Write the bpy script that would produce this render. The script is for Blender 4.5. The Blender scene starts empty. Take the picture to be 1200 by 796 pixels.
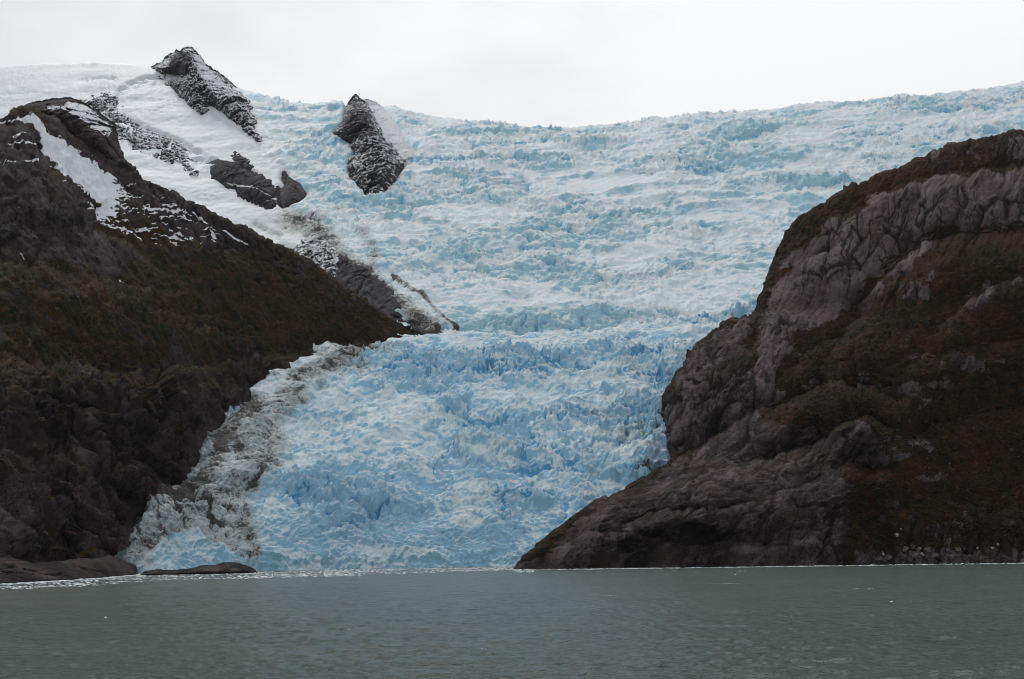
import bpy, math, random, time
import numpy as np
from mathutils import Matrix, Vector

T0 = time.time()
scene = bpy.context.scene
COL = scene.collection
random.seed(7)

# ------------------------------------------------------------------ camera
CAM_H, FPX = 15.0, 1300.0
hz, roll_t = 252.0, 0.0133
pitch = math.atan(hz / FPX * math.cos(math.atan(roll_t)))
roll = math.atan(roll_t * math.cos(pitch) / math.cos(pitch)) / math.cos(pitch)
FWD = np.array([0, math.cos(pitch), math.sin(pitch)])
R0 = np.array([1.0, 0, 0]); U0 = np.cross(R0, FWD)
RGT = math.cos(roll) * R0 - math.sin(roll) * U0
UPV = math.sin(roll) * R0 + math.cos(roll) * U0
CPOS = np.array([0, 0, CAM_H])
cam = bpy.data.cameras.new("camera")
cam.sensor_width = 36.0
cam.lens = 36.0 * FPX / 1200.0
cam.clip_start = 1.0
cam.clip_end = 60000.0
camo = bpy.data.objects.new("camera", cam)
COL.objects.link(camo)
m = Matrix((RGT.tolist(), UPV.tolist(), (-FWD).tolist())).transposed().to_4x4()
m.translation = Vector(CPOS.tolist())
camo.matrix_world = m
scene.camera = camo

# ------------------------------------------------------------------ light
SUN_EL, SUN_AZ = 52.0, -28.0          # degrees; azimuth from +Y towards +X
world = bpy.data.worlds.new("World")
scene.world = world
world.use_nodes = True
wn, wl_ = world.node_tree.nodes, world.node_tree.links
wn.clear()
w_out = wn.new("ShaderNodeOutputWorld")
w_mix = wn.new("ShaderNodeMixShader")
w_b1 = wn.new("ShaderNodeBackground"); w_b2 = wn.new("ShaderNodeBackground")
w_sky = wn.new("ShaderNodeTexSky"); w_sky.sky_type = 'NISHITA'; w_sky.sun_disc = False
w_sky.sun_elevation = math.radians(SUN_EL); w_sky.sun_rotation = math.radians(SUN_AZ)
w_b1.inputs[1].default_value = 0.08
wl_.new(w_sky.outputs[0], w_b1.inputs[0])
w_tc = wn.new("ShaderNodeTexCoord")
w_map = wn.new("ShaderNodeMapping"); w_map.inputs['Scale'].default_value = (1.6, 1.6, 4.0)
w_no = wn.new("ShaderNodeTexNoise"); w_no.inputs['Scale'].default_value = 1.7; w_no.inputs['Detail'].default_value = 6
w_no.inputs['Roughness'].default_value = 0.5
w_rp = wn.new("ShaderNodeValToRGB")
w_rp.color_ramp.elements[0].position = 0.28; w_rp.color_ramp.elements[0].color = (0.64, 0.635, 0.66, 1)
w_rp.color_ramp.elements[1].position = 0.68; w_rp.color_ramp.elements[1].color = (0.86, 0.87, 0.865, 1)
wl_.new(w_tc.outputs['Generated'], w_map.inputs[0]); wl_.new(w_map.outputs[0], w_no.inputs[0])
# the cloud sheet thins (brightens) towards the glacier's saddle, is greyer to the left
w_dot = wn.new("ShaderNodeVectorMath"); w_dot.operation = 'DOT_PRODUCT'
w_dot.inputs[1].default_value = Vector((0.16, 0.90, 0.40)).normalized()
wl_.new(w_tc.outputs['Generated'], w_dot.inputs[0])
w_mr = wn.new("ShaderNodeMapRange"); w_mr.inputs[1].default_value = 0.80; w_mr.inputs[2].default_value = 1.0
w_mr.inputs[3].default_value = -0.22; w_mr.inputs[4].default_value = 0.24
wl_.new(w_dot.outputs['Value'], w_mr.inputs[0])
w_add = wn.new("ShaderNodeMath"); w_add.operation = 'ADD'
wl_.new(w_no.outputs[0], w_add.inputs[0]); wl_.new(w_mr.outputs[0], w_add.inputs[1])
wl_.new(w_add.outputs[0], w_rp.inputs[0]); wl_.new(w_rp.outputs[0], w_b2.inputs[0])
w_b2.inputs[1].default_value = 0.95
w_mix.inputs[0].default_value = 0.93
wl_.new(w_b1.outputs[0], w_mix.inputs[1]); wl_.new(w_b2.outputs[0], w_mix.inputs[2])
w_sep = wn.new("ShaderNodeSeparateXYZ"); wl_.new(w_tc.outputs['Generated'], w_sep.inputs[0])
w_zr = wn.new("ShaderNodeMapRange"); w_zr.inputs[1].default_value = 0.30; w_zr.inputs[2].default_value = 1.0
w_zr.inputs[3].default_value = 0.99; w_zr.inputs[4].default_value = 1.40
wl_.new(w_sep.outputs[2], w_zr.inputs[0]); wl_.new(w_zr.outputs[0], w_b2.inputs[1])
wl_.new(w_mix.outputs[0], w_out.inputs[0])

sun = bpy.data.lights.new("sun", 'SUN'); sun.energy = 1.1; sun.angle = math.radians(12); sun.color = (1.0, 0.97, 0.93)
suno = bpy.data.objects.new("sun", sun); COL.objects.link(suno)
az, el = math.radians(SUN_AZ), math.radians(SUN_EL)
sdir = Vector((math.sin(az) * math.cos(el), math.cos(az) * math.cos(el), math.sin(el)))
suno.rotation_euler = sdir.to_track_quat('Z', 'Y').to_euler()
suno.location = (0, 0, 2500)

scene.view_settings.view_transform = 'Standard'
scene.view_settings.look = 'None'
scene.view_settings.gamma = 1.0
scene.view_settings.exposure = 0.15
scene.cycles.max_bounces = 5
scene.cycles.diffuse_bounces = 3
scene.cycles.glossy_bounces = 2
scene.cycles.use_denoising = True
scene.cycles.denoiser = 'OPENIMAGEDENOISE'
scene.cycles.denoising_input_passes = 'RGB_ALBEDO_NORMAL'
scene.cycles.denoising_prefilter = 'ACCURATE'
scene.cycles.pixel_filter_type = 'BLACKMAN_HARRIS'
scene.cycles.filter_width = 0.85

# ------------------------------------------------------------------ geometry helpers
def ray(x, y):
    x = np.asarray(x, float)[..., None]; y = np.asarray(y, float)[..., None]
    return (x - 600) * RGT - (y - 398) * UPV + FPX * FWD

def W(x, y, D):
    """point in the place seen in direction (x, y) at ground distance D"""
    d = ray(x, y)
    return CPOS + d * (np.asarray(D, float) / d[..., 1])[..., None]

def IMG(P):
    q = P - CPOS
    w = q @ FWD
    return 600 + FPX * (q @ RGT) / w, 398 - FPX * (q @ UPV) / w

def shore_D(x, y, z=0.0):
    """ground distance where the sight line through (x, y) meets height z"""
    d = ray(x, y)
    return (z - CAM_H) / d[..., 2] * d[..., 1]

PERM = np.random.RandomState(3).permutation(1024).astype(np.int32)
_g = np.random.RandomState(5).normal(size=(1024, 3)).astype(np.float32)
_g /= np.linalg.norm(_g, axis=1, keepdims=True)

def perlin(P, seed=0):
    P = P.astype(np.float32)
    i = np.floor(P).astype(np.int32); f = P - i
    u = f * f * f * (f * (f * 6 - 15) + 10)
    out = 0
    hx = [PERM[(i[:, 0] + a + seed * 37) & 1023] for a in (0, 1)]
    for a in (0, 1):
        wx = u[:, 0] if a else 1 - u[:, 0]
        for b in (0, 1):
            wy = u[:, 1] if b else 1 - u[:, 1]
            h2 = PERM[(hx[a] + i[:, 1] + b) & 1023]
            for c in (0, 1):
                wz = u[:, 2] if c else 1 - u[:, 2]
                g = _g[PERM[(h2 + i[:, 2] + c) & 1023]]
                out = out + wx * wy * wz * (g[:, 0] * (f[:, 0] - a) + g[:, 1] * (f[:, 1] - b) + g[:, 2] * (f[:, 2] - c))
    return out * 1.7

def fbm(P, scale, octv=4, gain=0.5, seed=0, ridged=False):
    Q = P / scale
    s = 0; a = 1.0; tot = 0
    for k in range(octv):
        n = perlin(Q, seed + k)
        if ridged:
            n = 1 - 2.2 * np.abs(n)
        s = s + a * n; tot += a
        Q = Q * 2.03 + 11.3; a *= gain
    return s / tot

def voro(X, Y, seed=0):
    """2-D Voronoi: F1, F2, two random numbers of the nearest cell, and the offset to its centre"""
    X = X.astype(np.float32); Y = Y.astype(np.float32)
    ix = np.floor(X).astype(np.int32); iy = np.floor(Y).astype(np.int32)
    f1 = np.full(X.shape, 9.0, np.float32); f2 = f1.copy()
    r1 = np.zeros_like(f1); r2 = np.zeros_like(f1); dx1 = np.zeros_like(f1); dy1 = np.zeros_like(f1)
    for a in (-1, 0, 1):
        for b in (-1, 0, 1):
            h = PERM[(PERM[(ix + a + seed * 17) & 1023] + iy + b) & 1023]
            px = ix + a + 0.5 + 0.45 * _g[h, 0] * 1.4
            py = iy + b + 0.5 + 0.45 * _g[h, 1] * 1.4
            dx = X - px; dy = Y - py
            d = np.sqrt(dx * dx + dy * dy)
            nb = d < f1
            f2 = np.where(nb, f1, np.minimum(f2, d))
            f1 = np.where(nb, d, f1)
            r1 = np.where(nb, (h * 7 % 1024) / 1023.0, r1)
            r2 = np.where(nb, _g[h, 2], r2)
            dx1 = np.where(nb, dx, dx1); dy1 = np.where(nb, dy, dy1)
    return f1, f2, r1, r2, dx1, dy1

def sstep(a, b, x):
    t = np.clip((x - a) / (b - a), 0, 1)
    return t * t * (3 - 2 * t)

def sd_poly(poly, x, y):
    """signed distance (positive inside) to a closed outline"""
    p = np.array(poly, float); q = np.roll(p, -1, 0)
    d2 = np.full(x.shape, 1e12); ins = np.zeros(x.shape, bool)
    for (ax, ay), (bx, by) in zip(p, q):
        ex, ey = bx - ax, by - ay
        t = np.clip(((x - ax) * ex + (y - ay) * ey) / (ex * ex + ey * ey + 1e-9), 0, 1)
        d2 = np.minimum(d2, (x - ax - t * ex) ** 2 + (y - ay - t * ey) ** 2)
        c = (ay > y) != (by > y)
        ins ^= c & (x < (bx - ax) * (y - ay) / (by - ay + 1e-12) + ax)
    d = np.sqrt(d2)
    return np.where(ins, d, -d)

def sd_line(line, x, y):
    """distance to an open line, and the signed side (positive below it)"""
    p = np.array(line, float)
    d2 = np.full(x.shape, 1e12); side = np.zeros(x.shape)
    for (ax, ay), (bx, by) in zip(p[:-1], p[1:]):
        ex, ey = bx - ax, by - ay
        t = np.clip(((x - ax) * ex + (y - ay) * ey) / (ex * ex + ey * ey + 1e-9), 0, 1)
        d = (x - ax - t * ex) ** 2 + (y - ay - t * ey) ** 2
        s = (x - ax) * -ey + (y - ay) * ex
        nb = d < d2
        d2 = np.where(nb, d, d2); side = np.where(nb, np.sign(s) * (1 if ex >= 0 else -1), side)
    return np.sqrt(d2), side

def cr_weights(n, counts):
    """Catmull-Rom weight matrix for n knots, counts[i] samples on interval i"""
    rows = []
    for i in range(n - 1):
        for k in range(counts[i] + (1 if i == n - 2 else 0)):
            t = k / counts[i]
            w = np.zeros(n)
            c = (-.5*t**3 + t**2 - .5*t, 1.5*t**3 - 2.5*t**2 + 1, -1.5*t**3 + 2*t**2 + .5*t, .5*t**3 - .5*t**2)
            for j, cc in zip((i-1, i, i+1, i+2), c):
                if j < 0:
                    w[0] += 2 * cc; w[1] -= cc
                elif j > n - 1:
                    w[n-1] += 2 * cc; w[n-2] -= cc
                else:
                    w[j] += cc
            rows.append(w)
    return np.array(rows)

def net(rows, px=1.2, hidden=40.0, pxv=None):
    """rows: list of rows of (x, y, D) control points -> dense (nv, nu, 3) sheet in metres"""
    A = np.array(rows, float)
    P = W(A[..., 0], A[..., 1], A[..., 2])
    def counts(B, WP, ax, p):
        dl = np.linalg.norm(np.diff(B, axis=ax), axis=-1)
        dw = np.linalg.norm(np.diff(WP, axis=ax), axis=-1)
        o = 1 - ax
        c = np.maximum(dl.mean(axis=o) / p, dw.mean(axis=o) / hidden)
        return [max(2, int(round(v))) for v in c]
    cv = counts(A[..., :2], P, 0, pxv or px); cu = counts(A[..., :2], P, 1, px)
    Wv = cr_weights(A.shape[0], cv); Wu = cr_weights(A.shape[1], cu)
    S = np.einsum('ai,bj,ijk->abk', Wv, Wu, P)
    return S

def normals(S):
    du = np.gradient(S, axis=1); dv = np.gradient(S, axis=0)
    n = np.cross(du, dv)
    n /= np.linalg.norm(n, axis=-1, keepdims=True) + 1e-9
    # face the camera side / upward
    flip = (n[..., 2] < 0) & (np.abs(n[..., 2]) > 0.05)
    s = np.where((n * (S - CPOS)).sum(-1) > 0, -1.0, 1.0)
    med = 1.0 if np.median((n[: max(2, int(n.shape[0] * .8))] * (CPOS - S[: max(2, int(n.shape[0] * .8))])).sum(-1)) > 0 else -1.0
    return n * med

def mesh_obj(name, verts, faces, mat, smooth=True, attrs=None, parent=None):
    me = bpy.data.meshes.new(name)
    verts = np.ascontiguousarray(verts, np.float32).reshape(-1, 3)
    faces = np.ascontiguousarray(faces, np.int32)
    me.vertices.add(len(verts)); me.vertices.foreach_set("co", verts.ravel())
    k = faces.shape[1]
    me.loops.add(faces.size); me.loops.foreach_set("vertex_index", faces.ravel())
    me.polygons.add(len(faces)); me.polygons.foreach_set("loop_start", np.arange(0, faces.size, k, dtype=np.int32))
    me.polygons.foreach_set("use_smooth", np.full(len(faces), smooth, bool))
    for an, av in (attrs or {}).items():
        at = me.attributes.new(an, 'FLOAT', 'POINT')
        at.data.foreach_set("value", np.ascontiguousarray(av, np.float32).ravel())
    me.update(calc_edges=True)
    if mat: me.materials.append(mat)
    o = bpy.data.objects.new(name, me)
    COL.objects.link(o)
    if parent: o.parent = parent
    return o

def grid_faces(nv, nu, keep=None):
    i = np.arange(nv * nu).reshape(nv, nu)
    f = np.stack([i[:-1, :-1], i[:-1, 1:], i[1:, 1:], i[1:, :-1]], -1).reshape(-1, 4)
    if keep is not None:
        f = f[keep.ravel()[f].all(1)]
    return f

def tag(o, label=None, cat=None, group=None, kind=None):
    if label: o['label'] = label
    if cat: o['category'] = cat
    if group: o['group'] = group
    if kind: o['kind'] = kind
    return o

# ------------------------------------------------------------------ materials
class NT:
    def __init__(self, name):
        self.m = bpy.data.materials.new(name); self.m.use_nodes = True
        self.t = self.m.node_tree; self.t.nodes.clear()
        self.out = self.t.nodes.new("ShaderNodeOutputMaterial")
        self.b = self.t.nodes.new("ShaderNodeBsdfPrincipled")
        self.t.links.new(self.b.outputs[0], self.out.inputs[0])
        self.tc = self.t.nodes.new("ShaderNodeTexCoord").outputs['Object']
        self.geo = self.t.nodes.new("ShaderNodeNewGeometry")
    def n(self, ty, **kw):
        nd = self.t.nodes.new(ty)
        for k, v in kw.items(): setattr(nd, k, v)
        return nd
    def L(self, a, b):
        if hasattr(a, 'links'): self.t.links.new(a, b)
        else: b.default_value = a
    def noise(self, scale, detail=5, rough=0.55, vec=None, sc3=None, rot=(0, 0, 0), out=0, dist=0.0):
        v = vec or self.tc
        if sc3 or any(rot):
            mp = self.n("ShaderNodeMapping"); mp.inputs['Scale'].default_value = sc3 or (1, 1, 1)
            mp.inputs['Rotation'].default_value = rot
            self.L(v, mp.inputs[0]); v = mp.outputs[0]
        nd = self.n("ShaderNodeTexNoise"); nd.inputs['Scale'].default_value = scale
        nd.inputs['Detail'].default_value = detail; nd.inputs['Roughness'].default_value = rough
        nd.inputs['Distortion'].default_value = dist
        self.L(v, nd.inputs['Vector'])
        return nd.outputs[out]
    def vor(self, scale, sc3=None, feature='F1', rnd=1.0, rot=(0, 0, 0)):
        v = self.tc
        if sc3 or any(rot):
            mp = self.n("ShaderNodeMapping"); mp.inputs['Scale'].default_value = sc3 or (1, 1, 1)
            mp.inputs['Rotation'].default_value = rot
            self.L(v, mp.inputs[0]); v = mp.outputs[0]
        nd = self.n("ShaderNodeTexVoronoi", feature=feature); nd.inputs['Scale'].default_value = scale
        self.L(v, nd.inputs['Vector'])
        return nd.outputs[0]
    def math(self, op, a, b=0.0, c=None):
        nd = self.n("ShaderNodeMath", operation=op)
        self.L(a, nd.inputs[0]); self.L(b, nd.inputs[1])
        if c is not None: self.L(c, nd.inputs[2])
        return nd.outputs[0]
    def rng(self, v, a, b, c=0.0, d=1.0, smooth=True):
        nd = self.n("ShaderNodeMapRange")
        if smooth: nd.interpolation_type = 'SMOOTHSTEP'
        self.L(v, nd.inputs[0])
        for i, q in enumerate((a, b, c, d)): nd.inputs[i + 1].default_value = q
        return nd.outputs[0]
    def mix(self, f, a, b):
        nd = self.n("ShaderNodeMix", data_type='RGBA')
        self.L(f, nd.inputs[0])
        for s, q in ((6, a), (7, b)):
            if isinstance(q, tuple): nd.inputs[s].default_value = (*q, 1)
            else: self.L(q, nd.inputs[s])
        return nd.outputs[2]
    def attr(self, name):
        nd = self.n("ShaderNodeAttribute"); nd.attribute_name = name
        return nd.outputs['Fac']
    def nz(self, true=False):
        s = self.n("ShaderNodeSeparateXYZ"); self.L(self.geo.outputs['True Normal' if true else 'Normal'], s.inputs[0])
        return s.outputs[2]
    def bump(self, h, strength=0.5, dist=1.0):
        nd = self.n("ShaderNodeBump"); nd.inputs['Strength'].default_value = strength
        nd.inputs['Distance'].default_value = dist
        self.L(h, nd.inputs['Height']); self.t.links.new(nd.outputs[0], self.b.inputs['Normal'])
    def fin(self, col, rough=0.8, spec=0.3):
        if isinstance(col, tuple): self.b.inputs['Base Color'].default_value = (*col, 1)
        else: self.L(col, self.b.inputs['Base Color'])
        self.L(rough, self.b.inputs['Roughness']); self.b.inputs['Specular IOR Level'].default_value = spec
        return self.m

def rock_mat(name, dark, lite, moss_a, moss_b, px=1.0, sscale=0.20, samp=1.9, snowtops=0.0, snowcol=(0.58, 0.61, 0.635)):
    """bare rock, heath (attribute moss), pale slabs (attribute pale), snow (attribute snow); tone = banding of the joints"""
    M = NT(name)
    n1 = M.noise(0.03 / px, 6, 0.65)
    n2 = M.noise(0.16 / px, 5, 0.7)
    n3 = M.noise(0.55 / px, 4, 0.7)
    tone = M.attr('tone')
    f = M.math('ADD', M.math('MULTIPLY', M.math('SUBTRACT', n1, 0.5), 0.9), M.math('MULTIPLY', M.math('SUBTRACT', n2, 0.5), 0.9))
    f = M.math('ADD', f, M.math('MULTIPLY', M.math('SUBTRACT', n3, 0.5), 1.0))
    f = M.math('ADD', f, M.math('MULTIPLY', tone, 0.42))
    f = M.math('ADD', f, M.math('MULTIPLY', M.attr('pale'), 0.42))
    rock = M.mix(M.rng(f, -0.25, 0.60), dark, lite)
    rock = M.mix(M.rng(M.noise(0.022 / px, 5, 0.6), 0.42, 0.66, 0, .55), rock, (lite[0] * .55, lite[1] * .48, lite[2] * .43))
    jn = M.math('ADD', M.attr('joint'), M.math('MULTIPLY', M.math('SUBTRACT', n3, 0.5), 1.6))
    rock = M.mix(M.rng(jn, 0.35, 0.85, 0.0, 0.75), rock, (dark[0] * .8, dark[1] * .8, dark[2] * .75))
    mn = M.noise(0.05 / px, 8, 0.75)
    mosscol = M.mix(M.rng(M.noise(0.014 / px, 6, 0.65), 0.40, 0.60), moss_a, moss_b)
    mosscol = M.mix(M.rng(n3, 0.35, 0.60, 0.75, 0.0), mosscol, (moss_a[0] * .25, moss_a[1] * .25, moss_a[2] * .25))
    mosscol = M.mix(M.rng(M.noise(0.09 / px, 7, 0.8), 0.50, 0.66, 0.0, 0.85), mosscol, (moss_a[0] * 2.9, moss_a[1] * 2.4, moss_a[2] * 1.8))
    mf = M.math('ADD', M.attr('moss'), M.math('MULTIPLY', M.math('SUBTRACT', mn, 0.5), 2.1))
    mf = M.math('ADD', mf, M.math('MULTIPLY', M.math('SUBTRACT', M.nz(), 0.45), 0.9))
    mf = M.math('SUBTRACT', mf, M.math('MULTIPLY', tone, 0.10))
    mf = M.rng(mf, 0.42, 0.58)
    col = M.mix(mf, rock, mosscol)
    sn = M.noise(sscale / px, 7, 0.8, sc3=(1, .35, 1))
    sf = M.math('ADD', M.attr('snow'), M.math('MULTIPLY', M.math('SUBTRACT', sn, 0.5), samp))
    sf = M.math('ADD', sf, M.math('MULTIPLY', M.math('SUBTRACT', M.nz(), 0.5), 0.6 + snowtops))
    sf = M.rng(sf, 0.45, 0.58)
    col = M.mix(sf, col, snowcol)
    h = M.math('ADD', M.math('MULTIPLY', n2, 2.2 * px), M.math('MULTIPLY', n3, 1.2 * px))
    h = M.math('MULTIPLY', h, M.math('SUBTRACT', 1.0, M.math('MULTIPLY', sf, 0.7)))
    M.bump(h, 1.0, 1.3)
    return M.fin(col, 0.85, 0.08)

def ice_mat(name, white, blue, deep, px=1.0):
    M = NT(name)
    fr = M.attr('fracture')
    nz = M.nz()
    b1 = M.noise(0.010 / px, 5, 0.6, sc3=(1, 1, 1.6))
    b2 = M.noise(0.07 / px, 6, 0.7, sc3=(0.8, 0.8, 1.4), dist=0.6)
    f = M.math('ADD', fr, M.math('MULTIPLY', M.math('SUBTRACT', b1, 0.5), 1.5))
    f = M.math('ADD', f, M.math('MULTIPLY', M.math('SUBTRACT', b2, 0.5), 1.3))
    f = M.math('SUBTRACT', f, M.math('MULTIPLY', M.math('SUBTRACT', nz, 0.55), 0.9))
    col = M.mix(M.rng(f, -0.05, 0.65), white, blue)
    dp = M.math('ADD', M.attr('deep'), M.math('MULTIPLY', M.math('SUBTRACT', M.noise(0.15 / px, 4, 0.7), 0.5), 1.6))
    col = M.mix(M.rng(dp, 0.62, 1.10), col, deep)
    # old surface snow and grit lie on the flatter tops
    tn = M.noise(0.03 / px, 5, 0.65)
    tf = M.math('ADD', M.math('MULTIPLY', M.math('SUBTRACT', nz, 0.62), 2.6), M.math('MULTIPLY', M.math('SUBTRACT', tn, 0.5), 2.2))
    col = M.mix(M.rng(tf, 0.15, 0.75, 0.0, 0.6), col, (0.66, 0.67, 0.665))
    snow = M.rng(M.math('ADD', M.attr('snow'), M.math('MULTIPLY', M.math('SUBTRACT', b2, 0.5), 0.8)), 0.35, 0.7)
    col = M.mix(snow, col, (0.53, 0.57, 0.59))
    d1 = M.noise(0.13 / px, 6, 0.75, dist=1.5)
    dirt = M.attr('dirt')
    df = M.math('ADD', dirt, M.math('MULTIPLY', M.math('SUBTRACT', d1, 0.5), 1.9))
    df = M.math('ADD', df, M.math('MULTIPLY', M.math('MULTIPLY', M.attr('deep'), dirt), 1.5))
    col = M.mix(M.rng(dirt, 0.15, 0.6, 0.0, 0.75), col, (0.42, 0.46, 0.44))
    col = M.mix(M.rng(df, 0.30, 0.75, 0.0, 0.6), col, (0.21, 0.21, 0.19))
    col = M.mix(M.rng(df, 0.55, 0.90, 0.0, 0.9), col, (0.034, 0.030, 0.026))
    bh = M.noise(0.5 / px, 5, 0.75)
    h = M.math('ADD', M.math('MULTIPLY', b2, 2.5 * px), M.math('MULTIPLY', bh, 1.2 * px))
    M.bump(M.math('MULTIPLY', h, M.math('SUBTRACT', 1.0, M.math('MULTIPLY', snow, 0.8))), 1.0, 1.5)
    return M.fin(col, 0.6, 0.2)

MAT_ICE_LOW = ice_mat("glacier_ice", (0.63, 0.79, 0.86), (0.31, 0.56, 0.73), (0.12, 0.37, 0.60))
MAT_ICE_UP = ice_mat("upper_ice", (0.67, 0.78, 0.82), (0.34, 0.56, 0.67), (0.20, 0.44, 0.62), 1.4)
MAT_ROCK_R = rock_mat("slab_rock", (0.012, 0.0095, 0.010), (0.150, 0.124, 0.129), (0.0270, 0.0135, 0.0072), (0.0125, 0.0110, 0.0048))
MAT_ROCK_L = rock_mat("cliff_rock", (0.0045, 0.0035, 0.004), (0.074, 0.059, 0.061), (0.0290, 0.0165, 0.0062), (0.0085, 0.0135, 0.0042))
MAT_ROCK_P = rock_mat("peak_rock", (0.020, 0.020, 0.024), (0.115, 0.110, 0.122), (0.03, 0.025, 0.02), (0.03, 0.028, 0.024), 1.3, 0.13, 3.4, -0.30)

# ------------------------------------------------------------------ glacier, upper ice field
def cr1(xk, yk, x):
    """smooth 1-D interpolation through knots"""
    xk = np.array(xk, float); yk = np.array(yk, float)
    m_ = np.gradient(yk, xk)
    i = np.clip(np.searchsorted(xk, x) - 1, 0, len(xk) - 2)
    h = xk[i+1] - xk[i]; t = (x - xk[i]) / h
    return ((2*t**3-3*t**2+1)*yk[i] + (t**3-2*t**2+t)*h*m_[i] + (-2*t**3+3*t**2)*yk[i+1] + (t**3-t**2)*h*m_[i+1])

SKY_X = [-200, 0, 25, 60, 110, 160, 180, 215, 250, 278, 323, 361, 403, 437, 470, 512, 550, 609, 651, 726, 786, 858, 937, 1001, 1061, 1134, 1198, 1360]
SKY_Y = [ 92, 80, 77, 74.5, 74, 75.5, 82, 90, 98, 106, 121, 126, 124, 121, 133, 140, 145, 152, 152, 148.5, 141, 132, 126, 125, 119, 113, 100, 84]
def upper_rows():
    xs = [-160, -60, 40, 100, 140, 170, 200, 240, 280, 320, 360, 400, 450, 500, 560, 620, 700, 780, 860, 940, 1020, 1120, 1220, 1340]
    frac_y = [1.035, 1.0, 0.90, 0.75, 0.57, 0.40, 0.24, 0.10, 0.02, 0.0]
    dD     = [0.0, 0.07, 0.13, 0.24, 0.385, 0.53, 0.68, 0.83, 0.94, 1.0]
    rows = []
    for fy, fd in zip(frac_y, dD):
        r = []
        for x in xs:
            sy = float(np.interp(x, SKY_X, SKY_Y))
            base = float(np.interp(x, [0, 440, 520, 700, 850, 950, 1300], [392, 400, 397, 395, 377, 370, 360]))
            d0 = float(np.interp(x, [-160, 200, 500, 900, 1300], [2250, 2250, 2300, 2350, 2300]))
            d1 = float(np.interp(x, [-160, 100, 300, 600, 1300], [4300, 4200, 3900, 3700, 3350]))
            r.append((x, sy + (base - sy) * fy, d0 + (d1 - d0) * fd))
        rows.append(r)
    top = rows[-1]
    rows.insert(0, [(x, y + 14, D - 110) for x, y, D in rows[0]])
    rows.append([(x, y + 10, D + 250) for x, y, D in top])
    rows.append([(x, y + 45, D + 700) for x, y, D in top])
    return rows

def depth_lookup(S, nfront):
    """ground distance of a sheet with straight columns, by sight line"""
    cx, cy = IMG(S[:nfront]); cD = S[:nfront, :, 1]
    xc = cx.mean(0)
    def f(x, y):
        j = np.clip(np.searchsorted(xc, x) - 1, 0, len(xc) - 2)
        out = np.empty(x.shape)
        for k in range(0, len(x), 4000):
            jj = j[k:k+4000]
            col = cy[:, jj]                      # decreasing with row
            i = np.clip((col > y[k:k+4000]).sum(0) - 1, 0, nfront - 2)
            a = col[i, np.arange(len(jj))]; b = col[i + 1, np.arange(len(jj))]
            t = np.clip((y[k:k+4000] - a) / (b - a - 1e-9), 0, 1)
            out[k:k+4000] = cD[i, jj] * (1 - t) + cD[i + 1, jj] * t
        return out
    return f

def ice_relief(P, px, amp, seed, Lb=95.0, bench=1.0, ys=.5):
    """serac field: displacement, fracture (clean broken faces), depth in the crevasses, flat bench tops"""
    wq = np.stack([fbm(P, 110 * px, 3, seed=seed + 40), fbm(P, 70 * px, 3, seed=seed + 45), fbm(P, 90 * px, 2, seed=seed + 48)], 1) * np.array([34, 26, 18]) * px
    Q = P + wq
    s = Q[:, 1] * ys + Q[:, 2] * 0.85
    x = Q[:, 0]
    zone = sstep(-0.25, 0.35, fbm(P * np.array([.6, 1, 1]), 170 * px, 3, seed=seed + 60))      # shattered zones and calmer ones
    h = np.zeros(len(P)); fr = np.zeros(len(P)); dp = np.zeros(len(P))
    for L, a, k, as_ in ((56, 1.25, 1, 1.7), (24, 0.85, 2, 1.3), (12, 0.55, 3, 1.1), (6.0, 0.32, 4, .9)):
        L = L * px
        f1, f2, r1, r2, dx, dy = voro(x / (L * as_), s / L, seed + k)
        e = sstep(0.0, 0.16, f2 - f1)                     # 0 in the crevasse between blocks
        blk = (r1 - 0.5) * 1.2 + (1.0 * r2 * dx - 1.1 * (r1 - .1) * dy)
        aa = a * (0.35 + 0.85 * zone)
        h += aa * (blk * e - (1 - e) * 0.6)
        fr += a * (r2 * 0.5 + 0.25)
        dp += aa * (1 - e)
    top = np.zeros(len(P))
    for L, a, k in ((Lb, 1.5 * bench, 1), (Lb * .42, .6 * bench, 2), (Lb * .2, .4, 3)):
        L = L * px
        ph = (P[:, 1] * .8 + P[:, 2] * .75) / L + 1.3 * fbm(P * np.array([.5, 1, 1]), L * 2.2, 3, seed=seed + 70 + k) + r1 * 0.0
        t = ph - np.floor(ph)
        on = sstep(-0.15, 0.25, fbm(P * np.array([.55, 1, 1]), L * 1.6, 2, seed=seed + 80 + k))
        h += a * on * (sstep(0, 0.22, t) - t)
        top = np.maximum(top, on * sstep(.2, .35, t) * (1 - sstep(.8, 1, t)) * (1 if k == 1 else .6))
    big = fbm(P * np.array([1, .7, 1.3]), 170 * px, 3, seed=seed, ridged=True)
    rid = fbm(Q * np.array([1, .55, 1.3]), 30 * px, 5, 0.66, seed=seed + 9, ridged=True)
    h = h * 0.95 + big * 2.2 + rid * (0.9 + 1.1 * zone)
    return h * amp, fr / 1.6 + .25 * zone - .2, dp / 1.4, top

glacier = bpy.data.objects.new("glacier", None); COL.objects.link(glacier)
glacier.location = (0, 0, 0)
tag(glacier, "blue and white crevassed glacier tumbling down between two dark mountainsides to the water", kind='structure')

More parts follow.
